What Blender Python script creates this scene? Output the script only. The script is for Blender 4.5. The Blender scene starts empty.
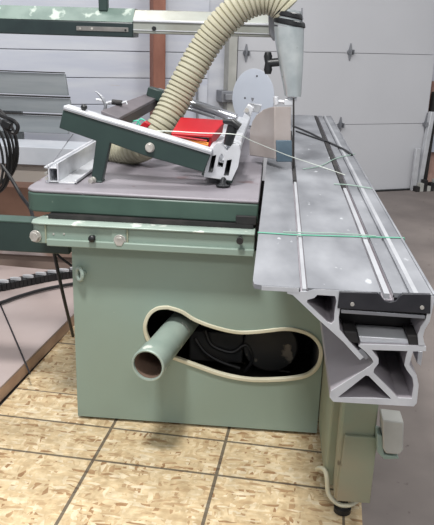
import bpy, math, random
from math import sin, cos, radians, pi
from mathutils import Vector, Matrix, noise
random.seed(4)
C = bpy.context.scene.collection
# ------------------------------------------------------------------ camera
F = 700.0
PIT, YAW, ROL = radians(18.30), radians(4.52), radians(1.73)
EYE = Vector((0, 0, 1.39))
FW = Vector((-sin(YAW)*cos(PIT), cos(YAW)*cos(PIT), -sin(PIT)))
R0 = Vector((cos(YAW), sin(YAW), 0)); U0 = R0.cross(FW)
RT = R0*cos(ROL) + U0*sin(ROL); UP = -R0*sin(ROL) + U0*cos(ROL)
cd = bpy.data.cameras.new('camera'); cam = bpy.data.objects.new('camera', cd); C.objects.link(cam)
cam.matrix_world = Matrix(((RT.x, UP.x, -FW.x, 0), (RT.y, UP.y, -FW.y, 0), (RT.z, UP.z, -FW.z, EYE.z), (0, 0, 0, 1)))
cd.sensor_fit = 'VERTICAL'; cd.sensor_height = 24; cd.lens = F/525*24; cd.clip_start = .05
bpy.context.scene.camera = cam
def ray(x, y): return FW*F + RT*(x-217) + UP*(262.5-y)
def aty(x, y, Y): d = ray(x, y); return EYE + d*((Y-EYE.y)/d.y)
def atz(x, y, Z): d = ray(x, y); return EYE + d*((Z-EYE.z)/d.z)
def atp(x, y, p0, n): d = ray(x, y); return EYE + d*(((p0-EYE).dot(n))/d.dot(n))
# ------------------------------------------------------------------ materials
def lin(c):
    return tuple(((v/255)/12.92 if v/255 <= .04045 else ((v/255+.055)/1.055)**2.4) for v in c) + (1,)
MATS = {}
def mat(name, rgb, rough=.5, metal=0., rgb2=None, scale=6., stretch=(1, 1, 1), bump=0., bscale=60., speck=None, lo=.35, hi=.7, spec=.5, detail=5):
    if name in MATS: return MATS[name]
    m = bpy.data.materials.new(name); m.use_nodes = True; nt = m.node_tree; N = nt.nodes; L = nt.links
    b = N['Principled BSDF']; b.inputs['Roughness'].default_value = rough; b.inputs['Metallic'].default_value = metal
    b.inputs['Base Color'].default_value = lin(rgb); b.inputs['Specular IOR Level'].default_value = spec
    tc = N.new('ShaderNodeTexCoord'); mp = N.new('ShaderNodeMapping'); mp.inputs['Scale'].default_value = stretch
    L.new(tc.outputs['Object'], mp.inputs[0])
    col = None
    if rgb2:
        n = N.new('ShaderNodeTexNoise'); n.inputs['Scale'].default_value = scale; n.inputs['Detail'].default_value = detail
        L.new(mp.outputs[0], n.inputs[0])
        r = N.new('ShaderNodeValToRGB'); r.color_ramp.elements[0].position = lo; r.color_ramp.elements[1].position = hi
        r.color_ramp.elements[0].color = lin(rgb); r.color_ramp.elements[1].color = lin(rgb2)
        L.new(n.outputs[0], r.inputs[0]); col = r.outputs[0]
    if speck:
        n2 = N.new('ShaderNodeTexNoise'); n2.inputs['Scale'].default_value = speck[1]; n2.inputs['Detail'].default_value = 6
        L.new(mp.outputs[0], n2.inputs[0])
        r2 = N.new('ShaderNodeValToRGB'); r2.color_ramp.elements[0].position = speck[2]; r2.color_ramp.elements[1].position = speck[2]+.05
        r2.color_ramp.elements[0].color = (0, 0, 0, 1); r2.color_ramp.elements[1].color = (1, 1, 1, 1)
        L.new(n2.outputs[0], r2.inputs[0])
        mx = N.new('ShaderNodeMix'); mx.data_type = 'RGBA'
        L.new(r2.outputs[0], mx.inputs['Factor']); mx.inputs['B'].default_value = lin(speck[0])
        if col: L.new(col, mx.inputs['A'])
        else: mx.inputs['A'].default_value = lin(rgb)
        col = mx.outputs['Result']
    if col: L.new(col, b.inputs['Base Color'])
    if bump:
        n3 = N.new('ShaderNodeTexNoise'); n3.inputs['Scale'].default_value = bscale; L.new(mp.outputs[0], n3.inputs[0])
        bp = N.new('ShaderNodeBump'); bp.inputs['Strength'].default_value = bump; bp.inputs['Distance'].default_value = .01
        L.new(n3.outputs[0], bp.inputs['Height']); L.new(bp.outputs[0], b.inputs['Normal'])
    MATS[name] = m; return m
M = dict(
    sage=mat('sage_paint', (134, 152, 142), .42, 0, (130, 145, 133), 2.2, speck=((172, 182, 170), 28, .74)),
    sage_d=mat('sage_paint_dusty', (128, 144, 124), .6, 0, (150, 138, 116), 3, speck=((96, 88, 74), 9, .66)),
    olive=mat('olive_paint', (134, 144, 124), .6, 0, (146, 142, 120), 4),
    dark=mat('dark_green_paint', (36, 52, 50), .4, 0, (44, 62, 58), 5, speck=((130, 148, 138), 22, .71)),
    slab=mat('worn_green_casting', (58, 78, 70), .42, 0, (70, 92, 82), 5, speck=((128, 142, 132), 24, .69)),
    boom=mat('worn_boom_green', (28, 40, 42), .34, 0, (38, 52, 52), 9, speck=((120, 138, 130), 17, .72)),
    iron=mat('cast_iron_dusty', (120, 115, 121), .5, .15, (142, 138, 144), 3.2, speck=((112, 97, 100), 7, .64)),
    alu=mat('aluminium_deck', (110, 112, 117), .48, .3, (150, 152, 157), 7, stretch=(1, .45, 1), speck=((182, 185, 189), 30, .69), detail=9),
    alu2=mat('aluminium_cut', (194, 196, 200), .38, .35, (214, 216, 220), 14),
    alu3=mat('aluminium_dull', (132, 134, 140), .45, .5, (158, 160, 164), 7),
    tube=mat('polished_tube', (180, 182, 188), .26, .7),
    noz=mat('brushed_nozzle', (168, 176, 178), .32, .55, (196, 202, 202), 14, speck=((112, 122, 118), 26, .66)),
    steel=mat('bolt_steel', (196, 192, 186), .35, .4, (160, 158, 152), 40),
    black=mat('black_plastic', (20, 22, 24), .4, 0),
    blackm=mat('black_dusty', (26, 25, 26), .7, 0, (56, 52, 50), 12, lo=.45, hi=.8),
    plate=mat('black_end_plate', (26, 27, 34), .5, 0, (38, 38, 44), 22),
    hose=mat('tan_hose', (158, 154, 132), .62, 0, (168, 165, 146), 12),
    alud=mat('aluminium_shaded', (156, 150, 156), .5, .25, (170, 165, 170), 6),  # same aluminium as the cut ends, darkened to stand in for shadow
    boomt=mat('dusty_boom_top', (104, 122, 114), .5, 0, (72, 94, 86), 10, speck=((158, 170, 160), 15, .58)),
    door=mat('door_white', (192, 193, 197), .5, 0, (198, 199, 203), 1.2),
    wall=mat('wall_white', (184, 187, 196), .8, 0, (200, 202, 208), 3, stretch=(1, 1, 4), bump=.15, bscale=18),
    panel=mat('siding_white', (190, 194, 206), .55, 0, (204, 207, 214), 3, stretch=(.6, .6, 5), speck=((186, 172, 160), 3.2, .69)),
    greyboard=mat('grey_board', (128, 134, 138), .8, 0, (140, 145, 148), 3, stretch=(1, 4, 9)),
    whiteboard=mat('white_board', (176, 181, 188), .7, 0, (194, 197, 203), 4),
    beige=mat('beige_board', (190, 180, 170), .8, 0, (190, 184, 178), 3),
    brown=mat('brown_board', (104, 76, 62), .8, 0, (122, 92, 76), 4),
    post=mat('brown_post', (124, 80, 66), .7, 0, (146, 100, 84), 12, stretch=(1, 1, .3)),
    pink=mat('smooth_panel_pink', (156, 140, 135), .55, 0, (174, 161, 158), 1.7, lo=.3, hi=.65, speck=((146, 122, 110), 1.6, .62)),
    edge=mat('panel_edge', (168, 138, 118), .8, 0, (186, 158, 136), 12),
    darkwood=mat('panel_brown_top', (150, 130, 120), .7, 0, (150, 132, 122), 4),
    red=mat('red_plastic', (172, 20, 34), .42, 0, (158, 16, 28), 9),
    orange=mat('orange_plastic', (235, 140, 30), .4, 0),
    guard=mat('smoked_guard', (152, 143, 139), .34, 0, (168, 160, 158), 7),
    disc=mat('pale_disc', (170, 176, 187), .4, 0, (180, 186, 196), 3),
    cream=mat('cream_trim', (206, 202, 180), .5, 0, (186, 182, 158), 9),
    ltgrey=mat('light_grey_box', (158, 158, 152), .55, 0, (180, 180, 175), 8),
    pipe=mat('green_grey_pipe', (140, 156, 147), .4, .1, (156, 170, 160), 10, speck=((206, 210, 202), 18, .62)),
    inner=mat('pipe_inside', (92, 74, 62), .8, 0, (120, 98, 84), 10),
    alus=mat('slot_aluminium', (176, 178, 182), .42, .3, (160, 162, 166), 9),
    ext=mat('extension_aluminium', (142, 142, 134), .4, .4, (160, 164, 158), 8),
    band=mat('green_strap', (90, 156, 132), .4),
    cord=mat('white_cord', (206, 212, 204), .5),
    cordg=mat('pale_green_cord', (140, 164, 152), .5),
    rubber=mat('black_cable', (24, 24, 26), .45),
    cover=mat('blade_cover_blue', (92, 110, 122), .25, 0, (70, 86, 98), 9),
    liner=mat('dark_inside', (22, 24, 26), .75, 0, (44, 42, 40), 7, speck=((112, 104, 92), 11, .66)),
    tag=mat('name_strip', (112, 110, 108), .4, .2, (128, 126, 122), 30),
    grit=mat('doorway_brown', (186, 152, 140), .8, 0, (120, 88, 78), 4),
)
# concrete floor
def floor_mat():
    m = bpy.data.materials.new('concrete'); m.use_nodes = True; nt = m.node_tree; N = nt.nodes; L = nt.links
    b = N['Principled BSDF']; b.inputs['Roughness'].default_value = .72
    tc = N.new('ShaderNodeTexCoord')
    n = N.new('ShaderNodeTexNoise'); n.inputs['Scale'].default_value = 2.2; n.inputs['Detail'].default_value = 8; L.new(tc.outputs['Object'], n.inputs[0])
    r = N.new('ShaderNodeValToRGB'); e = r.color_ramp.elements
    e[0].position = .3; e[0].color = lin((104, 96, 93)); e[1].position = .72; e[1].color = lin((134, 125, 120))
    L.new(n.outputs[0], r.inputs[0])
    n2 = N.new('ShaderNodeTexNoise'); n2.inputs['Scale'].default_value = 26; n2.inputs['Detail'].default_value = 4; L.new(tc.outputs['Object'], n2.inputs[0])
    r2 = N.new('ShaderNodeValToRGB'); e = r2.color_ramp.elements; e[0].position = .68; e[0].color = (0, 0, 0, 1); e[1].position = .74; e[1].color = (1, 1, 1, 1)
    L.new(n2.outputs[0], r2.inputs[0])
    mx = N.new('ShaderNodeMix'); mx.data_type = 'RGBA'; mx.inputs['B'].default_value = lin((92, 82, 78))
    L.new(r2.outputs[0], mx.inputs['Factor']); L.new(r.outputs[0], mx.inputs['A']); L.new(mx.outputs['Result'], b.inputs['Base Color'])
    return m
# OSB: chips + printed lines; local coordinates are the board's own
def osb_mat():
    m = bpy.data.materials.new('strand_board'); m.use_nodes = True; nt = m.node_tree; N = nt.nodes; L = nt.links
    b = N['Principled BSDF']; b.inputs['Roughness'].default_value = .75
    tc = N.new('ShaderNodeTexCoord')
    dis = N.new('ShaderNodeTexNoise'); dis.inputs['Scale'].default_value = 7; L.new(tc.outputs['Object'], dis.inputs[0])
    sub = N.new('ShaderNodeVectorMath'); sub.operation = 'MULTIPLY_ADD'; sub.inputs[1].default_value = (.05, .05, 0)
    L.new(dis.outputs['Color'], sub.inputs[0]); L.new(tc.outputs['Object'], sub.inputs[2])
    def chips(rot, sx, sy):
        mp = N.new('ShaderNodeMapping'); mp.inputs['Rotation'].default_value = (0, 0, rot); mp.inputs['Scale'].default_value = (sx, sy, 1)
        L.new(sub.outputs[0], mp.inputs[0])
        v = N.new('ShaderNodeTexVoronoi'); v.inputs['Scale'].default_value = 1; L.new(mp.outputs[0], v.inputs[0])
        sp = N.new('ShaderNodeSeparateColor'); L.new(v.outputs['Color'], sp.inputs[0]); return sp
    a = chips(.4, 22, 80); c = chips(-.7, 85, 26); d = chips(1.2, 24, 95)
    pick = N.new('ShaderNodeMix'); pick.data_type = 'FLOAT'
    gt = N.new('ShaderNodeMath'); gt.operation = 'GREATER_THAN'; gt.inputs[1].default_value = .5; L.new(c.outputs[1], gt.inputs[0])
    L.new(gt.outputs[0], pick.inputs[0]); L.new(a.outputs[0], pick.inputs[2]); L.new(c.outputs[0], pick.inputs[3])
    pick2 = N.new('ShaderNodeMix'); pick2.data_type = 'FLOAT'
    gt2 = N.new('ShaderNodeMath'); gt2.operation = 'GREATER_THAN'; gt2.inputs[1].default_value = .6; L.new(d.outputs[1], gt2.inputs[0])
    L.new(gt2.outputs[0], pick2.inputs[0]); L.new(pick.outputs[0], pick2.inputs[2]); L.new(d.outputs[0], pick2.inputs[3])
    r = N.new('ShaderNodeValToRGB'); cr = r.color_ramp; cr.elements[0].color = lin((160, 124, 86)); cr.elements[1].color = lin((232, 220, 194))
    for p, q in ((.06, (182, 150, 112)), (.16, (208, 184, 146)), (.5, (220, 199, 162)), (.8, (228, 210, 176)), (.95, (236, 222, 194))):
        e = cr.elements.new(p); e.color = lin(q)
    L.new(pick2.outputs[0], r.inputs[0])
    big = N.new('ShaderNodeTexNoise'); big.inputs['Scale'].default_value = 38; big.inputs['Detail'].default_value = 6; L.new(sub.outputs[0], big.inputs[0])
    br = N.new('ShaderNodeValToRGB'); br.color_ramp.elements[0].position = .36; br.color_ramp.elements[1].position = .66
    br.color_ramp.elements[0].color = lin((218, 210, 196)); br.color_ramp.elements[1].color = lin((255, 250, 240)); L.new(big.outputs[0], br.inputs[0])
    mul = N.new('ShaderNodeMix'); mul.data_type = 'RGBA'; mul.blend_type = 'MULTIPLY'; mul.inputs['Factor'].default_value = .85
    hs = N.new('ShaderNodeHueSaturation'); hs.inputs['Value'].default_value = .84; hs.inputs['Saturation'].default_value = .97; L.new(r.outputs[0], hs.inputs['Color']); L.new(hs.outputs[0], mul.inputs['A']); L.new(br.outputs[0], mul.inputs['B'])
    s = N.new('ShaderNodeSeparateXYZ'); L.new(tc.outputs['Object'], s.inputs[0])
    wob = N.new('ShaderNodeMath'); wob.operation = 'MULTIPLY_ADD'; wob.inputs[1].default_value = .012; L.new(dis.outputs[0], wob.inputs[0])
    last = None
    for ax, pos, w in (('X', -.695, .0055), ('X', -.278, .0055), ('X', .13, .004), ('Y', 2.128, .005), ('Y', 1.926, .005), ('Y', 2.33, .0035), ('Y', 2.77, .006), ):
        q = N.new('ShaderNodeMath'); q.operation = 'SUBTRACT'; q.inputs[1].default_value = pos; L.new(s.outputs[ax], q.inputs[0])
        ab = N.new('ShaderNodeMath'); ab.operation = 'ABSOLUTE'; L.new(q.outputs[0], ab.inputs[0])
        lt = N.new('ShaderNodeMath'); lt.operation = 'LESS_THAN'; lt.inputs[1].default_value = w; L.new(ab.outputs[0], lt.inputs[0])
        if last is None: last = lt
        else:
            mxx = N.new('ShaderNodeMath'); mxx.operation = 'MAXIMUM'; L.new(last.outputs[0], mxx.inputs[0]); L.new(lt.outputs[0], mxx.inputs[1]); last = mxx
    mm = N.new('ShaderNodeMath'); mm.operation = 'MULTIPLY'; mm.inputs[1].default_value = .82; L.new(last.outputs[0], mm.inputs[0])
    mx = N.new('ShaderNodeMix'); mx.data_type = 'RGBA'; mx.inputs['B'].default_value = lin((58, 52, 46))
    L.new(mm.outputs[0], mx.inputs['Factor']); L.new(mul.outputs['Result'], mx.inputs['A']); L.new(mx.outputs['Result'], b.inputs['Base Color'])
    return m
# ------------------------------------------------------------------ mesh helpers
class MB:
    def __init__(s): s.v = []; s.f = []
    def add(s, vs, fs):
        o = len(s.v); s.v += [Vector(v) for v in vs]; s.f += [tuple(o+i for i in f) for f in fs]; return s
    def box(s, a, b, rot=None, piv=None):
        x0, x1 = sorted((a[0], b[0])); y0, y1 = sorted((a[1], b[1])); z0, z1 = sorted((a[2], b[2]))
        vs = [Vector(p) for p in ((x0, y0, z0), (x1, y0, z0), (x1, y1, z0), (x0, y1, z0), (x0, y0, z1), (x1, y0, z1), (x1, y1, z1), (x0, y1, z1))]
        if rot:
            c = Vector(piv) if piv else (vs[0]+vs[6])/2
            vs = [c + rot @ (v-c) for v in vs]
        return s.add(vs, [(3, 2, 1, 0), (4, 5, 6, 7), (0, 1, 5, 4), (1, 2, 6, 5), (2, 3, 7, 6), (3, 0, 4, 7)])
    def prism(s, pts, ext):
        """polygon (3-D points) pushed along ext"""
        pts = [Vector(p) for p in pts]; ext = Vector(ext); n = len(pts)
        nn = sum(((pts[i]).cross(pts[(i+1) % n]) for i in range(n)), Vector())
        if nn.dot(ext) > 0: pts = pts[::-1]
        fs = [tuple(range(n)), tuple(range(2*n-1, n-1, -1))]
        for i in range(n):
            j = (i+1) % n; fs.append((j, i, n+i, n+j))
        return s.add(pts + [p+ext for p in pts], fs)
    def tube(s, path, r, seg=12, caps=True, sq=None):
        path = [Vector(p) for p in path]; n = len(path)
        rr = r if isinstance(r, (list, tuple)) else [r]*n
        t0 = (path[1]-path[0]).normalized()
        a = t0.cross(Vector((0, 0, 1)));
        if a.length < .05: a = t0.cross(Vector((0, 1, 0)))
        a.normalize(); vs = []
        for i, p in enumerate(path):
            t = (path[min(i+1, n-1)]-path[max(i-1, 0)]).normalized()
            a = (a - t*a.dot(t)).normalized(); b = t.cross(a)
            for k in range(seg):
                w = 2*pi*k/seg; vs.append(p + (a*cos(w)+b*sin(w))*rr[i])
        fs = []
        for i in range(n-1):
            for k in range(seg):
                k2 = (k+1) % seg
                fs.append((i*seg+k, i*seg+k2, (i+1)*seg+k2, (i+1)*seg+k))
        if caps: fs += [tuple(range(seg-1, -1, -1)), tuple((n-1)*seg+k for k in range(seg))]
        return s.add(vs, fs)
    def loft(s, rings):
        n = len(rings[0]); vs = [p for r in rings for p in r]; fs = []
        for i in range(len(rings)-1):
            for k in range(n): fs.append((i*n+k, i*n+(k+1) % n, (i+1)*n+(k+1) % n, (i+1)*n+k))
        fs += [tuple(range(n-1, -1, -1)), tuple((len(rings)-1)*n+k for k in range(n))]
        return s.add(vs, fs)
    def web(s, pts, th, y0, y1, closed=False):
        """thick polyline in the x-z plane, run along y: an extrusion wall"""
        P = [Vector((p[0], 0, p[1])) for p in pts]; n = len(P); L = []; Rr = []
        for i in range(n):
            a = P[i]-P[i-1] if (i > 0 or closed) else P[1]-P[0]
            b = P[(i+1) % n]-P[i] if (i < n-1 or closed) else P[-1]-P[-2]
            a.normalize(); b.normalize(); t = (a+b).normalized(); nn = Vector((-t.z, 0, t.x))
            k = min(1.6, 1/max(.3, nn.dot(Vector((-a.z, 0, a.x)))))
            L.append(P[i]+nn*th/2*k); Rr.append(P[i]-nn*th/2*k)
        o = []
        for i in range(n): o += [L[i]+Vector((0, y0, 0)), Rr[i]+Vector((0, y0, 0)), Rr[i]+Vector((0, y1, 0)), L[i]+Vector((0, y1, 0))]
        fs = []; m = n if closed else n-1
        for i in range(m):
            a = 4*i; b = 4*((i+1) % n)
            for k in range(4): fs.append((a+k, b+k, b+(k+1) % 4, a+(k+1) % 4))
        if not closed: fs += [(0, 1, 2, 3), (4*n-1, 4*n-2, 4*n-3, 4*n-4)]
        return s.add(o, fs)
def base_of(p):
    return Vector(p['_b']) if '_b' in p else Vector((0, 0, 0))
def build(mb, name, m, parent=None, bevel=0, smooth=False, label=None):
    if parent: base = base_of(parent)
    else:
        xs = [v.x for v in mb.v]; ys = [v.y for v in mb.v]; zs = [v.z for v in mb.v]
        base = Vector(((min(xs)+max(xs))/2, (min(ys)+max(ys))/2, min(zs)))
    me = bpy.data.meshes.new(name); me.from_pydata([v-base for v in mb.v], [], mb.f); me.update()
    import bmesh
    bm = bmesh.new(); bm.from_mesh(me); bmesh.ops.recalc_face_normals(bm, faces=bm.faces); bm.to_mesh(me); bm.free()
    me.materials.append(m)
    o = bpy.data.objects.new(name, me); C.objects.link(o); o['_b'] = tuple(base)
    if parent: o.parent = parent
    else: o.location = base
    if smooth:
        for p in me.polygons: p.use_smooth = True
    if bevel:
        b = o.modifiers.new('bevel', 'BEVEL'); b.width = bevel; b.segments = 2; b.limit_method = 'ANGLE'; b.angle_limit = radians(40)
    if smooth or bevel:
        me.set_sharp_from_angle(angle=radians(38))
    if label: o['label'] = label
    return o
def tag(o, label, cat, group=None):
    o['label'] = label; o['category'] = cat
    if group: o['group'] = group
    return o
def thing(name, label, cat, loc=(0, 0, 0), group=None):
    o = bpy.data.objects.new(name, None); C.objects.link(o); o.location = loc; o['_b'] = tuple(loc); o.empty_display_size = .1
    return tag(o, label, cat, group)
def struct(mb, name, m, parent=None, **k):
    o = build(mb, name, m, parent, **k)
    if not parent: o['kind'] = 'structure'
    return o
def smoothpath(pts, n=8):
    P = [Vector(p) for p in pts]; out = []
    for i in range(len(P)-1):
        p0 = P[max(i-1, 0)]; p1 = P[i]; p2 = P[i+1]; p3 = P[min(i+2, len(P)-1)]
        for k in range(n):
            t = k/n
            out.append(.5*((2*p1)+(p2-p0)*t+(2*p0-5*p1+4*p2-p3)*t*t+(3*p1-p0-3*p2+p3)*t**3))
    out.append(P[-1]); return out
def hexbolt(c, d, r, h, name, m, parent, seg=6):
    c = Vector(c); d = Vector(d).normalized(); b = MB()
    b.tube([c, c+d*h*.35], r*1.25, 20); b.tube([c+d*h*.35, c+d*h], r, seg)
    return build(b, name, m, parent, bevel=.0012)
# ------------------------------------------------------------------ setting
WA = radians(24); WN = Vector((-sin(WA), cos(WA), 0)); WD = Vector((cos(WA), sin(WA), 0)); W0 = Vector((1.021, 6.546, 0))
def wp(s, off, z): return W0 + WD*s + WN*off + Vector((0, 0, z))     # s along the wall, off behind (+) / before (-)
def wbox(mb, s0, s1, o0, o1, z0, z1):
    return mb.prism([wp(s0, o0, z0), wp(s1, o0, z0), wp(s1, o0, z1), wp(s0, o0, z1)], WN*(o1-o0))
def wpx(x, y, off=0.):
    p = atp(x, y, W0+WN*off, WN); return (p-W0).dot(WD), p.z
struct(MB().box((-6, -1.5, -.12), (8, 11, 0)), 'floor', floor_mat())
sL = wpx(238, 60)[0]; sR = wpx(431, 120)[0]; sP0 = wpx(211, 60)[0]
b = MB(); wbox(b, -6.5, sP0-.0, .22, .34, 0, 3.6); wbox(b, sP0, sL, .09, .34, 0, 3.6); wbox(b, sL, sR, .22, .34, 0, 3.6); wbox(b, sR+.02, sR+4, .22, .34, 0, 3.6)
wbox(b, -6.5, sR+4, .0, .34, 2.5, 3.6)
struct(b, 'wall_back', M['wall'])
# right sectional garage door
d1 = bpy.data.objects.new('door_1', None); C.objects.link(d1); d1['_b'] = (0, 0, 0); d1['kind'] = 'structure'
for i in range(4):
    b = MB(); wbox(b, sL+.02, sR, .06, .12, .012+i*.615, .012+(i+1)*.615-.0035)
    build(b, 'door_section', M['door'], d1, bevel=.0015)
def hinge(px, py, s=1.):
    sc, z = wpx(px, py, .06); b = MB()
    wbox(b, sc-.045*s, sc+.045*s, .045, .06, z-.012, z+.012)
    for q in (1, -1):
        b.prism([wp(sc-.028*s, .05, z+q*.01), wp(sc+.028*s, .05, z+q*.01), wp(sc+.006*s, .05, z+q*.115*s), wp(sc-.006*s, .05, z+q*.115*s)], WN*.01)
    wbox(b, sc-.03*s, sc-.018*s, .01, .06, z-.02, z+.02); wbox(b, sc+.018*s, sc+.03*s, .01, .06, z-.02, z+.02)
    build(b, 'hinge', M['alu3'], d1)
for px, py in ((350, 52), (340, 125), (426, 124), (246, 53)): hinge(px, py, .62 if px != 426 else .9)
b = MB(); wbox(b, sL+.02, sR, .03, .13, 0, .012); build(b, 'door_seal', M['black'], d1)
# door track on the right
s1 = sR+.02
def wq(x, y, off): return atp(x, y, W0+WN*off, WN)
b = MB(); b.prism([wq(431.5, 112, .0), wq(435.5, 112, .0), wq(422, 187.5, .0), wq(417.5, 187.5, .0)], WN*.05); struct(b, 'trim_1', M['alu2'], bevel=.004)
b = MB(); b.prism([wq(434, 92, .05), wq(440, 92, .05), wq(426, 188, .05), wq(421.5, 188, .05)], WN*.04); struct(b, 'trim_2', M['blackm'])
# track and white jamb left of the right door
b = MB(); sa = wpx(228, 60)[0]; wbox(b, sa, sa+.07, -.02, .09, .02, 2.4); struct(b, 'trim_3', M['ltgrey'])
b = MB(); sa = wpx(220, 88)[0]; za = wpx(220, 98)[1]; wbox(b, sa, sa+.17, -.05, .09, za-.03, za+.06); wbox(b, sa+.02, sa+.1, -.09, -.05, za-.01, za+.04); struct(b, 'trim_4', M['alu3'], bevel=.004)
# left ribbed door
d2 = bpy.data.objects.new('door_2', None); C.objects.link(d2); d2['_b'] = (0, 0, 0); d2['kind'] = 'structure'
for i in range(12):
    b = MB(); z0 = .0+i*.203+.002; wbox(b, -6.4, sP0, .07, .12, z0, z0+.1985)
    build(b, 'door_panel', M['panel'], d2, bevel=.004)
# brown post
sp = wpx(158, 60, -.1)[0]
b = MB(); wbox(b, sp-.047, sp+.05, -.14, -.02, 0, 3.2)
tag(build(b, 'wooden_post', M['post'], bevel=.004), 'brown wooden upright post in front of the white ribbed door', 'post')
sp = wpx(205, 90, -.1)[0]
b = MB(); b.tube([wp(sp, .03, .0), wp(sp-.03, .03, 1.05)], .011, 10)
tag(build(b, 'metal_rod', M['alu3'], smooth=True), 'thin grey upright rod against the wall beside the tan hose', 'rod')
# odds and ends at the far right door jamb
b = MB(); wbox(b, s1-.05, s1+.9, .14, .2, 0, 1.0); tag(build(b, 'leaning_panel', M['grit'], bevel=.004), 'brown panel standing at the right end of the garage door', 'panel')
zc = wpx(432, 150, .0)[1]
b = MB(); wbox(b, s1+.02, s1+.5, .10, .135, zc-.04, zc+.13); tag(build(b, 'white_sheet', M['disc'], bevel=.003), 'small white sheet fixed to the brown panel at the right edge', 'sheet')
for k in range(6):
    b = MB(); wbox(b, s1-.13+k*.04, s1-.09+k*.04, -.06, .0, 0, .05+.03*((k*7) % 3))
    tag(build(b, 'scrap_block', M['ltgrey'] if k % 2 else M['blackm'], bevel=.004), 'small scrap piece on the floor at the foot of the door track', 'scrap', 'scrap pieces at the door track foot')
b = MB(); wbox(b, s1-.14, s1-.09, .0, .03, .0, .40); tag(build(b, 'perforated_strip', M['alu2'], bevel=.003), 'pale metal strip standing against the right garage door edge', 'strip')
# ------------------------------------------------------------------ OSB boards (own rotated frame)
TH = radians(-4.24)
ob = MB().box((-1.15, 1.1, 0), (.185, 3.5, .018))
me = bpy.data.meshes.new('strand_board'); me.from_pydata(ob.v, [], ob.f); me.materials.append(osb_mat())
o = bpy.data.objects.new('strand_board', me); C.objects.link(o); o.rotation_euler = (0, 0, TH)
tag(o, 'large tan oriented strand board sheet with black grid lines lying under the saw cabinet', 'board')
# pinkish panels on floor, left
pA = atz(0, 388, .075); pB = atz(72, 316, .075); dv = (pB-pA).normalized(); nv = Vector((-dv.y, dv.x, 0))
def slab_on(a, b, width, z0, z1, mb):
    a = Vector((a.x, a.y, z0)); b = Vector((b.x, b.y, z0))
    return mb.prism([a, b, b+nv*width, a+nv*width], (0, 0, z1-z0))
st = pA - dv*.9; en = pB + dv*.60
t = thing('panel_stack', 'pinkish grey smooth wooden panels stacked flat left of the saw', 'panel stack', (st.x-.5, st.y+1, .018))
build(slab_on(st, en, 1.5, .0185, .068, MB()), 'lower_panels', M['edge'], t)
build(slab_on(st, en, 1.5, .069, .078, MB()), 'top_panel', M['pink'], t, bevel=.002)
q0 = aty(0, 262, 3.75); q1 = aty(80, 262, 3.75)
b = MB().box((-3.2, 3.86, .002), (-.72, 4.28, .10)); b2 = MB().box((-3.2, 3.82, .102), (-.72, 4.28, .135))
t = thing('wooden_panel_pile', 'brown wooden panels lying behind the pinkish panels under the green rail', 'panel pile', (-2, 4.2, .001))
build(b, 'lower_panel', M['darkwood'], t, bevel=.002); build(b2, 'upper_panel', M['pink'], t, bevel=.003)
# black cable carrier lying on the panels
def onp(x, y, z=.1): return atz(x, y, z)
pth = [onp(x, y, .1) for x, y in ((-30, 291), (0, 286), (25, 281), (50, 276), (72, 273), (95, 270))]
t = thing('cable_carrier', 'black link cable carrier lying across the panels left of the cabinet', 'cable carrier', (pth[2].x, pth[2].y, .079))
sp_ = smoothpath(pth, 6)
bb = MB()
for i in range(len(sp_)-1):
    a, c = sp_[i], sp_[i+1]; m_ = (a+c)/2; ang = math.atan2((c-a).y, (c-a).x)
    bb.box(m_-Vector(((c-a).length*.46, .03, .02)), m_+Vector(((c-a).length*.46, .03, .02)), Matrix.Rotation(ang, 3, 'Z'))
build(bb, 'links', M['rubber'], t, bevel=.002)
for i in range(1, len(sp_)-1, 3):
    m_ = sp_[i]+Vector((0, 0, .021)); b = MB()
    b.prism([m_+Vector((.03*cos(w), -.014+.014*sin(w), 0)) for w in [pi*k/6 for k in range(-1, 8)]], (0, 0, .012)); build(b, 'link_clip', M['alu2'], t)
def cable(pts, r, name, label, m='rubber', cat='cable', seg=8, n=7):
    b = MB().tube(smoothpath(pts, n), r, seg); return tag(build(b, name, M[m], smooth=True), label, cat)
cable([atz(x, y, .092) for x, y in ((-30, 312), (0, 303), (20, 296), (45, 289), (72, 284), (100, 280))], .009, 'power_cable', 'black cable lying on the panels just in front of the cable carrier')
cable([atz(x, y, .083) for x, y in ((-5, 292), (8, 322), (20, 350), (30, 374))], .0035, 'thin_cord', 'thin dark cord lying diagonally on the pinkish panel')
cable([Vector((-.80, 2.36, .70)), aty(53, 248, 2.45), aty(62, 290, 2.5), atz(73, 336, .09)], .007, 'hanging_cable', 'black cable hanging from the rail down beside the cabinet')
cable([aty(51, 247, 2.5), aty(60, 257, 2.5), aty(72, 266, 2.5)], .005, 'short_cable', 'short black cable running from the rail behind the cabinet')
# ------------------------------------------------------------------ left background stacks
yb = 4.4
def slabY(x0, x1, yt0, yt1, Y, depth, mb, taper=0):
    a = aty(x0, yt0, Y); c = aty(x1, yt0, Y); d = aty(x1+taper, yt1, Y); e = aty(x0, yt1, Y)
    return mb.prism([(a.x, Y, a.z), (c.x, Y, a.z), (d.x, Y, d.z), (e.x, Y, d.z)], (0, depth, 0))
t = thing('stepped_bin', 'grey lidded wooden steps rising behind the cable coil on the left', 'steps', (-2.2, 4.75, .36))
for (y0, y1, Y, x1, nm) in ((71.5, 95.6, 4.70, 64.5, 'upper_board'), (96, 113.6, 4.66, 69, 'middle_board'), (114, 134, 4.62, 65, 'lower_board')):
    build(slabY(-12, x1, y0, y1, Y, .03, MB(), 3.5), nm, M['greyboard'], t, bevel=.003)
    build(slabY(-12, x1+(0 if y0 < 80 else 1), y0-.7, y0+.9, Y-.012, .01, MB()), 'dark_edge', M['blackm'], t, label='dark narrow board edge')
wz = aty(30, 147, 4.3).z; wb = aty(30, 165, 4.3).z
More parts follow.
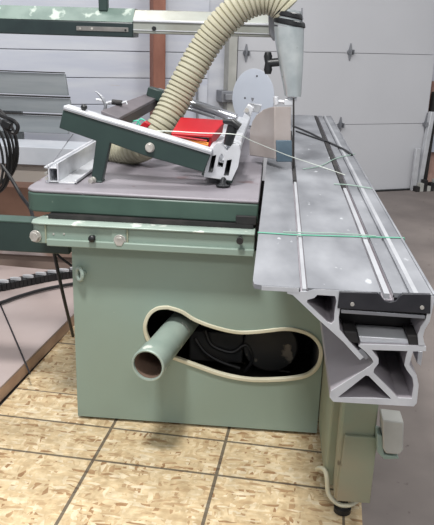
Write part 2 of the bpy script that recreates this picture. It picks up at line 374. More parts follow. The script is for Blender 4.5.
b = MB(); e0 = aty(-25, 147, 4.3); e1 = aty(76, 147, 4.3)
b.box((e0.x, 4.3, wb), (e1.x+.25, 4.6, wz))
b2 = MB().box((e0.x+.1, 4.36, .0), (e1.x+.2, 4.58, wb-.002))
t = thing('workbench', 'long low white topped bench standing behind the saw table at left', 'bench', (-1.8, 4.5, 0))
build(b, 'bench_top', M['whiteboard'], t, bevel=.004); build(b2, 'bench_base', M['beige'], t, bevel=.004)
for y0, y1, x1 in ((74, 96, 64),):
    pass
# supports of stepped bin
build(MB().box((-2.2, 4.74, 0), (-1.75, 4.77, .9)), 'back_board', M['greyboard'], bpy.data.objects['stepped_bin'])
build(MB().box((-2.2, 4.78, 0), (-1.75, 4.82, .6)), 'riser_board', M['greyboard'], bpy.data.objects['stepped_bin'])
bz = aty(15, 186, 3.95).z
b = MB().box((-3.2, 3.93, .137), (aty(33, 200, 3.93).x+.35, 4.08, bz))
tag(build(b, 'cardboard_box', M['brown'], bevel=.005), 'flat brown box standing behind the left end of the green rail', 'box')
# cable coil, left
cc = aty(-13, 160, 3.2)
t = thing('cable_coil', 'coiled black cable hanging at the left edge of the picture', 'cable coil', (cc.x, 3.2, cc.z-.2))
b = MB()
for k in range(7):
    rx = .088+.006*k; rz = .165+.011*(k % 4)
    b.tube([Vector((cc.x+.01*(k % 3)-.01+rx*cos(w), 3.2+.014*k, cc.z+rz*sin(w)+.01*k)) for w in [2*pi*i/40 for i in range(41)]], .0062, 8)
build(b, 'coil', M['rubber'], t, smooth=True)
b = MB().tube(smoothpath([aty(-6, 112, 3.14), aty(4, 117, 3.12), aty(14, 121, 3.1), aty(18, 127, 3.1), aty(15, 133, 3.1), aty(8, 130, 3.1), aty(2, 124, 3.12), aty(10, 120, 3.12)], 7), .009, 8)
build(b, 'plug_lead', M['rubber'], t, smooth=True)
b = MB().box(aty(7, 124, 3.08)-Vector((.022, .02, .016)), aty(7, 124, 3.08)+Vector((.022, .02, .016)), Matrix.Rotation(.4, 3, 'Y')); build(b, 'plug', M['black'], t, bevel=.004)
b = MB().tube(smoothpath([aty(2, 165, 3.2), aty(12, 180, 3.15), aty(22, 197, 3.1), aty(30, 208, 3.0), aty(34, 222, 2.9)], 7), .0085, 8); build(b, 'tail_cable', M['rubber'], t, smooth=True)
# coil hook stand
b = MB().tube([(cc.x-.25, 3.33, .08), (cc.x-.25, 3.33, cc.z+.19), (cc.x, 3.33, cc.z+.16), (cc.x, 3.18, cc.z+.165)], .012, 10)
tag(build(b, 'cable_stand', M['alu3'], smooth=True), 'thin grey post behind the black cable coil', 'post')
# ------------------------------------------------------------------ the saw
YC = 2.22
saw = thing('table_saw', 'sage green cabinet table saw with dark green edged iron table', 'table saw', (-.24, 2.6, .03))
def fill2d(outer, holes, name, m, parent, y, th):
    cu = bpy.data.curves.new(name, 'CURVE'); cu.dimensions = '2D'; cu.fill_mode = 'BOTH'; cu.extrude = th/2
    for poly in [outer]+holes:
        s = cu.splines.new('POLY'); s.points.add(len(poly)-1); s.use_cyclic_u = True
        for p, q in zip(s.points, poly): p.co = (q[0], q[1], 0, 1)
    ob = bpy.data.objects.new(name, cu); C.objects.link(ob)
    dg = bpy.context.evaluated_depsgraph_get(); me = bpy.data.meshes.new_from_object(ob.evaluated_get(dg)); bpy.data.objects.remove(ob)
    b = MB(); b.v = [Vector((v.co.x, y+th/2-v.co.z, v.co.z*0+v.co.y)) for v in me.vertices]; b.f = [tuple(p.vertices) for p in me.polygons]
    return build(b, name, m, parent)
slotpx = [(168, 308), (181, 312), (193, 319.5), (206, 325), (217, 328.5), (229, 331.5), (241, 333), (256, 332.5), (270, 331), (285, 329.5), (298, 331), (310, 335.5), (318, 344), (320, 354), (317, 365), (309, 373), (298, 376.5), (280, 378.5), (255, 379), (235, 376.5), (217, 372), (200, 366), (186, 361), (170, 355), (156, 347), (148.5, 338), (146, 326), (150, 315), (158, 309)]
slot = smoothpath([aty(x, y, YC) for x, y in slotpx]+[aty(168, 308, YC)], 4)[:-1]
XL, XR, ZT = -.672, .202, .70
fill2d([(XL, .03), (XR, .03), (XR, ZT), (XL, ZT)], [[(p.x, p.z) for p in slot]], 'front_panel', M['sage'], saw, YC, .006)
b = MB(); b.box((XL, YC+.006, .03), (XL+.006, 2.95, ZT)); b.box((XR-.006, YC+.006, .03), (XR, 2.95, ZT)); b.box((XL, 2.944, .03), (XR, 2.95, ZT)); b.box((XL, YC+.006, .03), (XR, 2.95, .036))
build(b, 'cabinet_body', M['sage'], saw)
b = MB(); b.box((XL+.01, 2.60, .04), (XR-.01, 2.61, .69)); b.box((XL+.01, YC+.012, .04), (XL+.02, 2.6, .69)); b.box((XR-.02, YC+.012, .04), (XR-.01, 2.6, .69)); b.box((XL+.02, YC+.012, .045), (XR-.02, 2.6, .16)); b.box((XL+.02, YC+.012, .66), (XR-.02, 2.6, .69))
build(b, 'inner_dark_box', M['liner'], saw)  # dark lining added to make the cabinet interior look shaded
b = MB()
for k, pts in enumerate((((195, 338), (205, 352), (222, 362), (240, 368)), ((205, 330), (212, 345), (232, 352), (246, 345), (252, 360), (244, 372)), ((225, 335), (250, 350), (262, 366), (290, 372)), ((265, 335), (272, 352), (285, 360)))):
    b.tube(smoothpath([aty(x, y, YC+.09+.03*k) for x, y in pts], 6), .007, 8)
build(b, 'inner_cables', M['rubber'], saw, smooth=True)
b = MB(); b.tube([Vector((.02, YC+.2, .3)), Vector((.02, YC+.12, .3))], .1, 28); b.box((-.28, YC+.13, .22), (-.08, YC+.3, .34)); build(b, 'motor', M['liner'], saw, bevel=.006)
# trim ring around slot: flat strip
b = MB(); n = len(slot); cen = sum(slot, Vector())/n; rings = []
for i in range(n):
    t_ = (slot[(i+1) % n]-slot[i-1]).normalized(); nn = Vector((t_.z, 0, -t_.x))
    p = slot[i]; yf = YC-.006
    rings.append([p+nn*-.011, p+nn*.004])
area = sum(slot[i].x*slot[(i+1) % n].z-slot[(i+1) % n].x*slot[i].z for i in range(n))
sg = 1 if area > 0 else -1
vs = []; fs = []
for i in range(n):
    t_ = (slot[(i+1) % n]-slot[i-1]).normalized(); nn = Vector((t_.z, 0, -t_.x))*sg; p = slot[i]
    vs += [p+nn*.010+Vector((0, -.007, 0)), p-nn*.003+Vector((0, -.007, 0)), p-nn*.003+Vector((0, .01, 0)), p+nn*.010+Vector((0, 0, 0))]
for i in range(n):
    a = 4*i; c = 4*((i+1) % n)
    for k in range(4): fs.append((a+k, c+k, c+(k+1) % 4, a+(k+1) % 4))
b.add(vs, fs); build(b, 'slot_trim', M['cream'], saw, bevel=.002)
# dust outlet pipe
p0 = aty(192, 312, 2.45); p1 = aty(147.5, 366, 1.98)
d = (p1-p0).normalized(); r = .051
L = (p1-p0).length
a = d.cross(Vector((0, 0, 1))).normalized(); c = d.cross(a)
def ring(dist, rr): return [p0+d*dist+(a*cos(2*pi*k/36)+c*sin(2*pi*k/36))*rr for k in range(36)]
b = MB()
rs = [ring(0, r), ring(L-.085, r), ring(L-.083, r+.004), ring(L-.003, r+.004), ring(L, r+.001), ring(L-.001, r-.003), ring(L-.2, r-.003)]
vs = [p for q in rs for p in q]; fs = []
for i in range(len(rs)-1):
    for k in range(36): fs.append((i*36+k, i*36+(k+1) % 36, (i+1)*36+(k+1) % 36, (i+1)*36+k))
b.add(vs, fs); dp = build(b, 'dust_port', M['pipe'], saw, smooth=True)
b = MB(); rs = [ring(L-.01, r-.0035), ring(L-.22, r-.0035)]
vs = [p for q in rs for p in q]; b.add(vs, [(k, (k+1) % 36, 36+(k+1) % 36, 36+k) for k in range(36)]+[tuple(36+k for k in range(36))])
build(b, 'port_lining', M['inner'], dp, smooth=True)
# eye hook
hc = aty(80.5, 273, YC-.008)
b = MB(); b.tube([hc+Vector((.0125*cos(w), -.010-.010*cos(w), .021*sin(w))) for w in [2*pi*i/28 for i in range(29)]], .0075, 10); b.tube([hc+Vector((.012, -.004, 0)), hc+Vector((.012, .009, 0))], .008, 10)
build(b, 'lifting_eye', M['pipe'], saw, smooth=True)
# rail bracket across front
zb0, zb1 = .705, .772; xb0, xb1 = -.79, -.052; yb0 = 2.165
b = MB()
out = [(xb0+.028, 2.27), (xb0+.006, 2.22), (xb0, 2.19), (xb0+.01, yb0+.006), (xb0+.03, yb0), (xb1, yb0), (xb1, 2.30)]
b.prism([(x, y, zb0) for x, y in out], (0, 0, zb1-zb0)); build(b, 'front_rail', M['sage'], saw, bevel=.003)
b = MB(); out2 = [(xb0+.02, 2.27), (xb0-.004, 2.2), (xb0+.004, yb0-.004), (xb0+.03, yb0-.012), (xb1, yb0-.012), (xb1, 2.3)]
b.prism([(x, y, zb1) for x, y in out2], (0, 0, .006)); build(b, 'rail_lip', M['pipe'], saw, bevel=.002, label='pale worn top lip')
b = MB(); b.box((xb0+.055, yb0-.014, zb0-.004), (xb1, yb0, zb0+.020)); build(b, 'lower_flange', M['sage'], saw, bevel=.003)
for x in (aty(46, 236, yb0).x, aty(127.5, 241, yb0).x):
    b = MB().box((x-.002, yb0-.005, zb0+.004), (x+.003, yb0, zb1)); build(b, 'seam_plate', M['olive'], saw)
b = MB().box((aty(112, 240, yb0).x, yb0-.003, zb0+.02), (aty(126, 240, yb0).x, yb0, zb1-.002)); build(b, 'bolt_plate', M['sage'], saw)
hexbolt(aty(36, 236, yb0), (-.15, -1, 0), .0165, .016, 'hex_bolt', M['steel'], saw)
hexbolt(aty(120, 240.5, yb0), (0, -1, 0), .0165, .016, 'hex_bolt', M['steel'], saw)
kb = aty(93.5, 237, yb0)
b = MB(); b.tube([kb, kb+Vector((0, -.02, 0))], .007, 12); b.tube([kb+Vector((0, -.014-.016*(1-cos(w))*.5, 0)) for w in [pi*i/8 for i in range(9)]], [.0125*max(.15, sin(w)) for w in [pi*i/8 for i in range(9)]], 16)
build(b, 'black_knob', M['black'], saw, smooth=True)
for px in (53.5, 64): hexbolt(aty(px, 234, yb0), (0, -1, 0), .003, .002, 'rivet', M['steel'], saw, 12)
# black blocks standing in for the shaded gap between rail and table
b = MB(); b.box((-.745, 2.21, .779), (-.06, 2.9, .792)); b.box((-.06, 2.24, .70), (-.035, 2.9, .80)); build(b, 'gap_shade_block', M['blackm'], saw)
# cast table
tb = MB(); ys = 3.12
prof = [(-.812, 2.245), (-.828, 2.262), (-.834, 2.30), (-.834, ys), (-.052, ys), (-.046, 2.225), (-.80, 2.238)]
tb.prism([(x, y, .792) for x, y in prof], (0, 0, .066)); build(tb, 'table_skirt', M['slab'], saw, bevel=.006)
tb = MB(); tb.prism([(x, y, .8585) for x, y in prof], (0, 0, .0115)); build(tb, 'table_top', M['iron'], saw, bevel=.005)
b = MB(); b.box((-.24, 3.125, .84), (-.055, 4.2, .87)); b.box((-.2, 4.1, .02), (-.12, 4.18, .84)); build(b, 'extension_table', M['iron'], saw, bevel=.003)
b = MB(); b.box((-.118, 2.213, .79), (-.05, 2.226, .82)); build(b, 'black_stop', M['blackm'], saw, bevel=.003)
b = MB(); kk = aty(240, 240, 2.15); b.tube([kk, kk+Vector((0, -.015, 0))], .011, 14); b.tube([kk, kk+Vector((0, .02, .004))], .005, 10); build(b, 'lock_knob', M['blackm'], saw, smooth=True)
# right subframe under slider
yb_ = 1.77
b = MB(); b.box((.205, 1.85, .075), (.24, 2.94, .612)); build(b, 'support_column', M['olive'], saw, bevel=.006)
b = MB(); xa = aty(340, 440, yb_).x; xc = aty(375, 440, yb_).x; za_ = aty(355, 501, yb_).z
b.box((xa, yb_, za_), (xc, 2.7, .612)); build(b, 'side_housing', M['sage_d'], saw, bevel=.006)
zt = aty(355, 438, yb_-.02).z
b = MB(); b.prism([(xa+.004, yb_-.012, za_+.004), (xc+.004, yb_-.012, za_+.004), (xc+.004, yb_-.012, zt), (xa+.012, yb_-.012, zt)], (0, .0115, 0)); build(b, 'cover_plate', M['sage_d'], saw, bevel=.002)
# curved conduit and foot
b = MB().tube(smoothpath([aty(317, 469, 1.90), aty(320, 468, 1.87), aty(324.5, 470, 1.85), aty(327, 478, 1.83), aty(328, 492, 1.82), aty(333, 500, 1.81), aty(341, 505, 1.80), aty(350, 505, 1.80), aty(357, 501, 1.82)], 7), .007, 10)
build(b, 'conduit', M['cream'], saw, smooth=True)
ft = aty(342, 512, 1.81)
b = MB(); b.tube([(ft.x, 1.81, .019), (ft.x, 1.81, .034), (ft.x, 1.81, .036), (ft.x, 1.81, .05)], [.026, .026, .018, .016], 20); b.tube([(ft.x, 1.81, .05), (ft.x, 1.81, .12)], .009, 12); build(b, 'levelling_foot', M['rubber'], saw, smooth=True)
# switch box
yx = 1.72
b = MB(); q = [aty(x, y, yx) for x, y in ((382.5, 420), (404, 422.5), (403.5, 450), (400, 455), (386, 454), (383, 449))]
b.prism(q, (0, .065, 0)); sw = build(b, 'switch_box', M['ltgrey'], saw, bevel=.004)
b = MB(); q = [aty(x, y, yx+.01) for x, y in ((377, 434), (382, 436), (384, 455), (398, 457), (399, 459), (384, 459.5), (377, 452))]; b.prism(q, (0, .05, 0)); build(b, 'switch_bracket', M['sage'], saw, bevel=.002)
# ------------------------------------------------------------------ sliding table
Y0, Y1 = 1.40, 4.72
sl = thing('sliding_table', 'long silver aluminium sliding table with open honeycomb end beside the saw', 'sliding table', (.16, 3.0, .6))
def e(x, y): p = aty(x, y, Y0); return (p.x, p.z)
ZD = .88
zt_, zb_ = ZD, ZD-.010
b = MB()
def seg(x0, x1, z1=ZD, z0=ZD-.010): b.box((x0, Y0, z0), (x1, Y1, z1))
g1a, g1b = atz(300.5, 292, ZD).x, atz(308, 292, ZD).x
g2a, g2b = atz(381, 292, ZD).x, atz(393, 292, ZD).x
b.prism([(-.034, Y0+.03, ZD-.01), (-.030, Y0+.006, ZD-.01), (-.012, Y0, ZD-.01), (g1a, Y0, ZD-.01), (g1a, Y1, ZD-.01), (-.034, Y1, ZD-.01)], (0, 0, .01))
seg(g1b, g2a); seg(g2b, .290); seg(.297, .343)
b.box((.288, Y0, ZD-.016), (.300, Y1, ZD-.006))
b.prism([(.343, Y0, ZD), (.351, Y0, ZD-.006), (.351, Y0, ZD-.022), (.343, Y0, ZD-.022)], (0, Y1-Y0, 0))
build(b, 'deck', M['alu'], sl)
b = MB(); b.box((-.014, Y0-.0015, ZD-.0105), (g1a-.002, Y0+.001, ZD-.001)); build(b, 'deck_lip', M['alu2'], sl, label='bright front edge of the deck')
b = MB()
for ga, gb in ((g1a, g1b), (g2a, g2b)):
    b.web([(ga-.001, ZD-.005), (ga-.001, ZD-.017), (gb+.001, ZD-.017), (gb+.001, ZD-.005)], .003, Y0, Y1)
build(b, 'slot_channel', M['alud'], sl, label='dull channels sunk in the deck')
for ga, gb in ((g1a, g1b), (g2a, g2b)):
    b = MB(); b.box((ga+.005 if ga < .1 else ga+.007, Y0+.002, ZD-.0155), (gb-.002 if ga < .1 else gb-.007, Y1, ZD-.003)); build(b, 'slot_rail', M['alus'], sl, label='bright rail inside the deck slot')
b = MB()
yA = atz(297, 181, ZD).y; b.box((g1a+.003, yA, ZD-.006), (g1b-.002, 3.9, ZD+.0015))
yB = atz(345, 187, ZD).y; b.box((g2a+.003, yB, ZD-.006), (g2a+.018, Y1-.02, ZD+.0015))
build(b, 'slot_cover', M['blackm'], sl)
b = MB(); b.box((.343, Y0+.002, ZD), (.349, Y1, ZD+.0025)); build(b, 'edge_strip', M['alu3'], sl, bevel=.001)
b = MB(); b.box((.304, Y0+.001, ZD), (.314, Y1, ZD+.001)); build(b, 'scale_strip', M['alus'], sl)
def z4(pts): return [e(300+.3088*x, 270+.3088*y) for x, y in pts]
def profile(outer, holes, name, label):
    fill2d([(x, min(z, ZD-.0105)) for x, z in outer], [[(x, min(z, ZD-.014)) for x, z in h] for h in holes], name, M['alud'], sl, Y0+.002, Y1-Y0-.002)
    o_ = fill2d([(x, min(z, ZD-.001)) for x, z in outer], [[(x, min(z, ZD-.014)) for x, z in h] for h in holes], 'cut_end', M['alu2'], sl, Y0-.001, .003); o_['label'] = label  # thin end skin kept lighter than the shadow-toned body behind it
up_out = z4([(-42, 66), (-15, 70), (20, 70), (45, 62), (66, 55), (250, 66), (255, 72), (262, 92), (275, 103), (300, 106), (322, 98), (330, 84), (342, 76), (433, 84), (434, 100), (428, 130), (420, 165), (404, 192), (398, 215), (404, 244), (384, 244), (381, 210), (390, 184), (407, 160), (414, 130), (418, 96), (345, 88), (336, 100), (322, 112), (300, 118), (272, 115), (254, 103), (246, 80), (140, 72), (130, 76), (124, 92), (130, 120), (125, 155), (128, 192), (160, 232), (206, 282), (194, 291), (140, 232), (108, 203), (60, 160), (-5, 98), (-24, 80), (-42, 76)])
profile(up_out, [z4([(66, 67), (108, 68), (114, 78), (118, 100), (112, 135), (110, 166), (102, 174), (90, 170), (22, 104), (24, 96), (46, 90), (56, 78)])], 'deck_profile', 'sawn end of the upper profile, coloured lighter than its shaded body')
b = MB()
b.prism([aty(x, y, Y0+.0) for x, y in ((341, 309.5), (425, 315.5), (425, 319), (341, 313.2))], (0, .03, 0)); build(b, 'guide_bar', M['alu3'], sl, bevel=.001)
# black end plate with notch
pl = [(339.5, 292), (378, 293.3), (381, 296), (384.5, 301), (390, 302.5), (396, 301), (400, 296), (403, 294), (431, 294.8), (430.5, 314), (424, 313.5), (337.5, 308.5)]
b = MB(); b.prism([aty(x, y, Y0-.006) for x, y in pl], (0, .010, 0)); ep = build(b, 'end_plate', M['plate'], sl, bevel=.001)
for x, y in ((352.3, 304), (422, 307.3)):
    b = MB(); c_ = aty(x, y, Y0-.006); b.tube([c_, c_+Vector((0, -.003, 0))], .0042, 16); build(b, 'screw', M['steel'], ep)
# lower fixed beam
lo_out = z4([(190, 246), (196, 240), (300, 243), (408, 247), (408, 262), (366, 263), (361, 280), (354, 306), (362, 320), (378, 342), (384, 372), (378, 430), (368, 441), (240, 434), (108, 426), (96, 412), (100, 392), (226, 312), (238, 298), (232, 286), (214, 266)])
holes = [z4([(122, 412), (212, 341), (222, 342), (296, 417)]), z4([(232, 258), (348, 262), (342, 284), (338, 308), (346, 324), (364, 348), (368, 374), (362, 416), (318, 414), (238, 332), (240, 320), (254, 302), (254, 286)])]
profile(lo_out, holes, 'support_beam', 'sawn end of the lower beam, coloured lighter than its shaded body')
b = MB(); b.box((e(345, 300)[0], Y0+.085, e(345, 338)[1]), (e(422, 300)[0], 4.5, ZD-.02)); build(b, 'inner_dark_box', M['blackm'], sl)  # black box added in place of the shade inside the profile chamber
b = MB(); pzt = e(358, 331)[1]; b.prism([Vector((e(359, 338)[0], Y0+.01, e(359, 338)[1])), Vector((e(409, 341)[0], Y0+.01, e(409, 341)[1])), Vector((e(411, 347)[0], Y0+.01, e(411, 348)[1])), Vector((e(361, 344)[0], Y0+.01, e(361, 345)[1]))], (0, .065, 0)); build(b, 'carriage', M['alu2'], sl, bevel=.002)
b = MB(); b.prism([aty(x, y, Y0+.005) for x, y in ((343.6, 331), (357, 332), (359.4, 344), (347, 342.5))], (0, .06, 0)); build(b, 'guide_block', M['blackm'], sl, bevel=.003)
b = MB(); b.prism([aty(x, y, Y0+.005) for x, y in ((407, 335), (422, 335.5), (424, 346), (409.5, 347))], (0, .06, 0)); build(b, 'guide_block', M['blackm'], sl, bevel=.003)
b = MB(); b.prism([aty(x, y, Y0+.004) for x, y in ((362, 348), (369, 357), (366, 360), (357, 352))], (0, .06, 0)); build(b, 'stop_block', M['alu3'], sl, bevel=.001)
b = MB(); b.prism([aty(x, y, Y0+.05) for x, y in ((418, 352), (423, 352), (421, 366), (417, 363))], (0, .2, 0)); build(b, 'side_tab', M['alu2'], sl, bevel=.001)
# straps and cords
xr = .353
def strap(pts, w, name, label, m, cat='strap', z=.884):
    b = MB(); P = [Vector(p) for p in pts]
    L_ = [p+Vector((0, w/2, 0)) for p in P]; R_ = [p-Vector((0, w/2, 0)) for p in P]; up = Vector((0, 0, .0012))
    for i in range(len(P)-1):
        b.prism([L_[i], L_[i+1], R_[i+1], R_[i]], up if abs((P[i+1]-P[i]).z) < abs((P[i+1]-P[i]).x)+1e-4 else Vector((.0012, 0, 0)))
    return tag(build(b, name, M[m]), label, cat)
s0 = atz(257, 232.5, .8812); s1_ = atz(384, 237, .8812)
strap([(-.036, s0.y+.01, .86), (-.036, s0.y, .8812), (s0.x+.1, s0.y-.005, .8812), (xr, s1_.y, .8812), (xr, s1_.y, .80)], .008, 'plastic_strap', 'thin green strap wrapped across the silver sliding table', 'band')
cz = .8845
def gc(pts, r, name, label, m): return cable([atz(x, y, cz) for x, y in pts], r, name, label, m, 'cord', 6, 4)
gc(((283, 232), (340, 233.5), (376, 236)), .0015, 'green_twine', 'pale green twine lying along the green strap', 'cordg')
# cord from the frame over the flip stop and across the slider
cable([aty(140, 132, 2.42), aty(165, 131, 2.42), aty(200, 133, 2.42), aty(236, 134.5, 2.42), aty(252, 141, 2.52), aty(274, 150, 2.66), aty(292, 157, 2.74), atz(325, 168, .886), atz(345, 175, .885)], .0018, 'twine', 'white cord stretched from the green frame across the blade guard to the sliding table', 'cord', 'cord', 6, 5)
gc(((303, 169), (320, 166), (337, 158), (355, 154)), .002, 'wrapping_cord', 'pale cord crossing the sliding table behind the blade guard', 'cordg')
gc(((334, 184), (350, 185), (372, 188.5)), .002, 'nylon_cord', 'short green cord at the right edge of the sliding table', 'cordg')
gc(((293, 126), (308, 132), (326, 141), (343, 149), (352, 155)), .005, 'upper_black_lead', 'longer black lead lying slantwise over the sliding table', 'rubber')
gc(((296, 131), (310, 136), (326, 141.5)), .004, 'lower_black_lead', 'short black lead lying under the longer one on the sliding table', 'rubber')
# ------------------------------------------------------------------ blade guard hood + boom
bm_ = thing('overhead_guard_arm', 'overhead dark green and silver dust arm with metal nozzle above the blade', 'guard arm', (0, 2.8, .9))
YB = 3.02
def boomsec(x0, x1, y_top, y_mid, y_bot, name, m, sk=0, dY=0):
    a = aty(x0, y_mid, YB); c = aty(x1, y_mid, YB); k = .09
    za, zb__ = aty((x0+x1)/2, y_mid, YB).z, aty((x0+x1)/2, y_bot, YB).z; zc_ = aty((x0+x1)/2, y_top, YB+.05).z
    b = MB(); b.prism([(a.x, YB+dY, zb__), (a.x, YB+dY, za), (a.x, YB+.05, zc_), (a.x, YB+.11, zc_), (a.x, YB+.13, za), (a.x, YB+.12, zb__)], (c.x-a.x, 0, 0))
    return build(b, name, m, bm_, bevel=.004)
boomsec(-70, 133, 6.5, 20, 34.5, 'boom_tube', M['boom'])
bt = bpy.data.objects['boom_tube']
a_ = aty(-70, 20, YB); c_ = aty(132.6, 20, YB); zm = aty(31, 20, YB).z; zt9 = aty(31, 6.5, YB+.05).z
b = MB(); b.prism([(a_.x, YB+.001, zm+.002), (a_.x, YB+.049, zt9+.001), (a_.x, YB+.11, zt9+.001), (a_.x, YB+.11, zt9+.003), (a_.x, YB+.048, zt9+.003), (a_.x, YB-.001, zm+.003)], (c_.x-a_.x, 0, 0)); build(b, 'dusty_top', M['boomt'], bt, label='dusty pale worn upper face')
bxs = boomsec(132, 277, 11.5, 21.5, 35.5, 'extension_tube', M['ext'], dY=.006)
b = MB(); q = aty(133, 21.5, YB); q2 = aty(276, 21.5, YB); zz = aty(204, 22.5, YB).z; b.box((q.x, YB-.002, zz-.005), (q2.x, YB+.012, zz+.004)); build(b, 'extension_lip', M['alu2'], bm_, bevel=.002)
b = MB(); b.box((q.x, YB+.001, aty(204, 31.5, YB).z-.003), (q2.x, YB+.012, aty(204, 31.5, YB).z)); build(b, 'extension_rib', M['alu2'], bm_)
# boom label strip
a_ = aty(76.5, 26, YB); c_ = aty(128.5, 32, YB)
b = MB(); b.box((a_.x, YB-.004, c_.z), (c_.x, YB, a_.z)); ts = build(b, 'name_strip', M['tag'], bt, bevel=.0006)
for x in (80, 92, 125.5):
    k_ = aty(x, 28.5 if x < 100 else 30.2, YB-.004); b = MB(); b.tube([k_, k_+Vector((0, -.002, 0))], .0045, 12); build(b, 'strip_rivet', M['steel'] if x < 100 else M['black'], bt)
h_ = aty(154, 28.5, YB); b = MB(); b.tube([h_+Vector((0, .007, 0)), h_+Vector((0, -.003, 0))], .009, 14); build(b, 'hole_plug', M['black'], bm_)
# upright lug on top
l0 = aty(99, 9, YB+.04); l1 = aty(108, 9, YB+.04)
b = MB(); b.box((l0.x, YB+.03, l0.z-.008), (l1.x, YB+.06, l0.z+.25)); build(b, 'hanger_post', M['dark'], bm_, bevel=.004)
# end clamp of the boom
b = MB(); b.prism([aty(x, y, 2.93) for x, y in ((268, 14), (277, 12), (279, 40), (273, 41), (269, 34))], (0, .1, 0)); build(b, 'boom_clamp', M['alu3'], bm_, bevel=.004)
# nozzle
YN = 2.82
def nring(px, py, hw, dep, sq=3.2, tilt=0):
    c_ = aty(px, py, YN); w = hw*2.95/700; out = []
    for k in range(36):
        t_ = 2*pi*k/36; cx = math.copysign(abs(cos(t_))**(2/sq), cos(t_)); sy = math.copysign(abs(sin(t_))**(2/sq), sin(t_))
        out.append(c_+Vector((cx*w, sy*dep, -tilt*cx*w)))
    return out
b = MB(); b.loft([nring(289, 27, 13.6, .055, 2.2), nring(289.3, 40, 13.2, .053, 2.6), nring(291, 65, 11, .046, 3), nring(292.6, 90, 8.2, .036, 3.5), nring(292.8, 96, 7.6, .034, 3.5)])
nz = build(b, 'nozzle', M['noz'], bm_, smooth=True)
for py, hw in ((14.5, 13.2), (22.5, 13.8)):
    b = MB(); b.loft([nring(287+(py-14)*.2, py-3, hw, .056, 2, .15), nring(287.3+(py-14)*.2, py-1.8, hw+.8, .06, 2, .15), nring(287.7+(py-14)*.2, py+1.8, hw+.8, .06, 2, .15), nring(288+(py-14)*.2, py+3, hw, .056, 2, .15)])
    build(b, 'hose_clamp', M['black'], bm_, smooth=True)
b = MB(); b.loft([nring(287, 9, 12.8, .053, 2, .15), nring(288.5, 27, 13, .053, 2, .15)]); build(b, 'hose_collar', M['noz'], bm_, smooth=True)
# T knob
b = MB(); k0 = aty(268, 63, YN-.0); k1 = aty(280, 62, YN)
b.tube([k0, k1], .016, 14); kt = aty(268, 52, YN-.0); kl = aty(268, 74, YN)
b.tube([kt, kt+(kl-kt)*.2, kt+(kl-kt)*.5, kt+(kl-kt)*.8, kl], [.012, .017, .012, .017, .012], 14); build(b, 'clamp_knob', M['black'], bm_, smooth=True)
# side rod and bottom fitting
b = MB(); b.tube([aty(302, 8, YN-.02), aty(302.5, 60, YN-.01), aty(300, 96, YN)], .003, 8); build(b, 'support_wire', M['alu3'], bm_, smooth=True)
b = MB(); f0 = aty(292, 102, YN); b.box(f0-Vector((.03, .02, .012)), f0+Vector((.004, .02, .012))); b.box(f0+Vector((-.02, -.012, .005)), f0+Vector((.018, .012, .034)))
b.tube([aty(276, 101, YN), aty(286, 102, YN)], .007, 10); b.tube([aty(276, 96.5, YN), aty(276.5, 105, YN)], .011, 12)
build(b, 'guard_mount', M['alu2'], bm_, bevel=.002)
b = MB(); b.tube([aty(293.6, 98, YN-.05), aty(293.6, 168, YN-.05)], .0035, 8); build(b, 'guard_rod', M['blackm'], bm_, smooth=True)
# hood: vertical plates bent around the blade
A = atz(274.5, 160, .915); B = Vector((.062, A.y+.02, 0)); A.z = 0; D = atz(250, 155, .90); D.z = 0
Cb = D+(B-A)*1.15
def topz(px, py, P0, P1):  # height where pixel column/row crosses vertical plane P0-P1
    n = (P1-P0).cross(Vector((0, 0, 1))).normalized(); return atp(px, py, P0, n)
lp = [topz(x, y, D, A) for x, y in ((249.3, 155.5), (249.2, 142), (249.7, 130), (252.3, 121), (256.5, 114.5), (263, 109.5), (269, 107.4), (274.5, 106.6), (274.5, 159))]
ext = Vector((B.x-A.x, B.y-A.y, 0))
b = MB(); b.prism([p for p in lp], ext); hd = build(b, 'guard_hood', M['guard'], bm_, bevel=.003)
n_ = (B-A).cross(Vector((0, 0, 1))).normalized()
if n_.y > 0: n_ = -n_
g = [topz(x, y, A+n_*.003, B+n_*.003) for x, y in ((275.5, 140), (291, 140), (291.5, 161.5), (276, 161.5))]
b = MB(); b.prism(g, n_*.012); build(b, 'blue_visor', M['cover'], bm_, bevel=.003)
# ------------------------------------------------------------------ hose
hp = [(108, 150, 2.86), (122, 151, 2.82), (137, 149, 2.76), (151, 141, 2.73), (163, 124, 2.74), (177, 98, 2.78), (190, 73, 2.8), (204, 48.5, 2.82), (222, 24, 2.82), (243, 6, 2.82), (264, -1, 2.82), (279, 3, 2.82), (287, 11, 2.82)]
path = smoothpath([aty(x, y, Y) for x, y, Y in hp], 40)
# resample uniformly
ln = [0]
for i in range(1, len(path)): ln.append(ln[-1]+(path[i]-path[i-1]).length)
pitch = .0192; NR = int(ln[-1]/pitch); per = 8
pts = []; rad = []
j = 0
for i in range(NR*per+1):
    s_ = ln[-1]*i/(NR*per)
    while j < len(ln)-2 and ln[j+1] < s_: j += 1
    t_ = (s_-ln[j])/max(1e-6, ln[j+1]-ln[j]); pts.append(path[j].lerp(path[j+1], t_))
    ph = (i % per)/per
    rad.append(.0575-(.0075 if ph == 0 else .0028 if ph in (.125, .875) else 0.))
b = MB().tube(pts, rad, 40)
tag(build(b, 'dust_hose', M['hose'], smooth=True), 'ribbed tan flexible dust hose arching from the nozzle down to the table', 'hose')
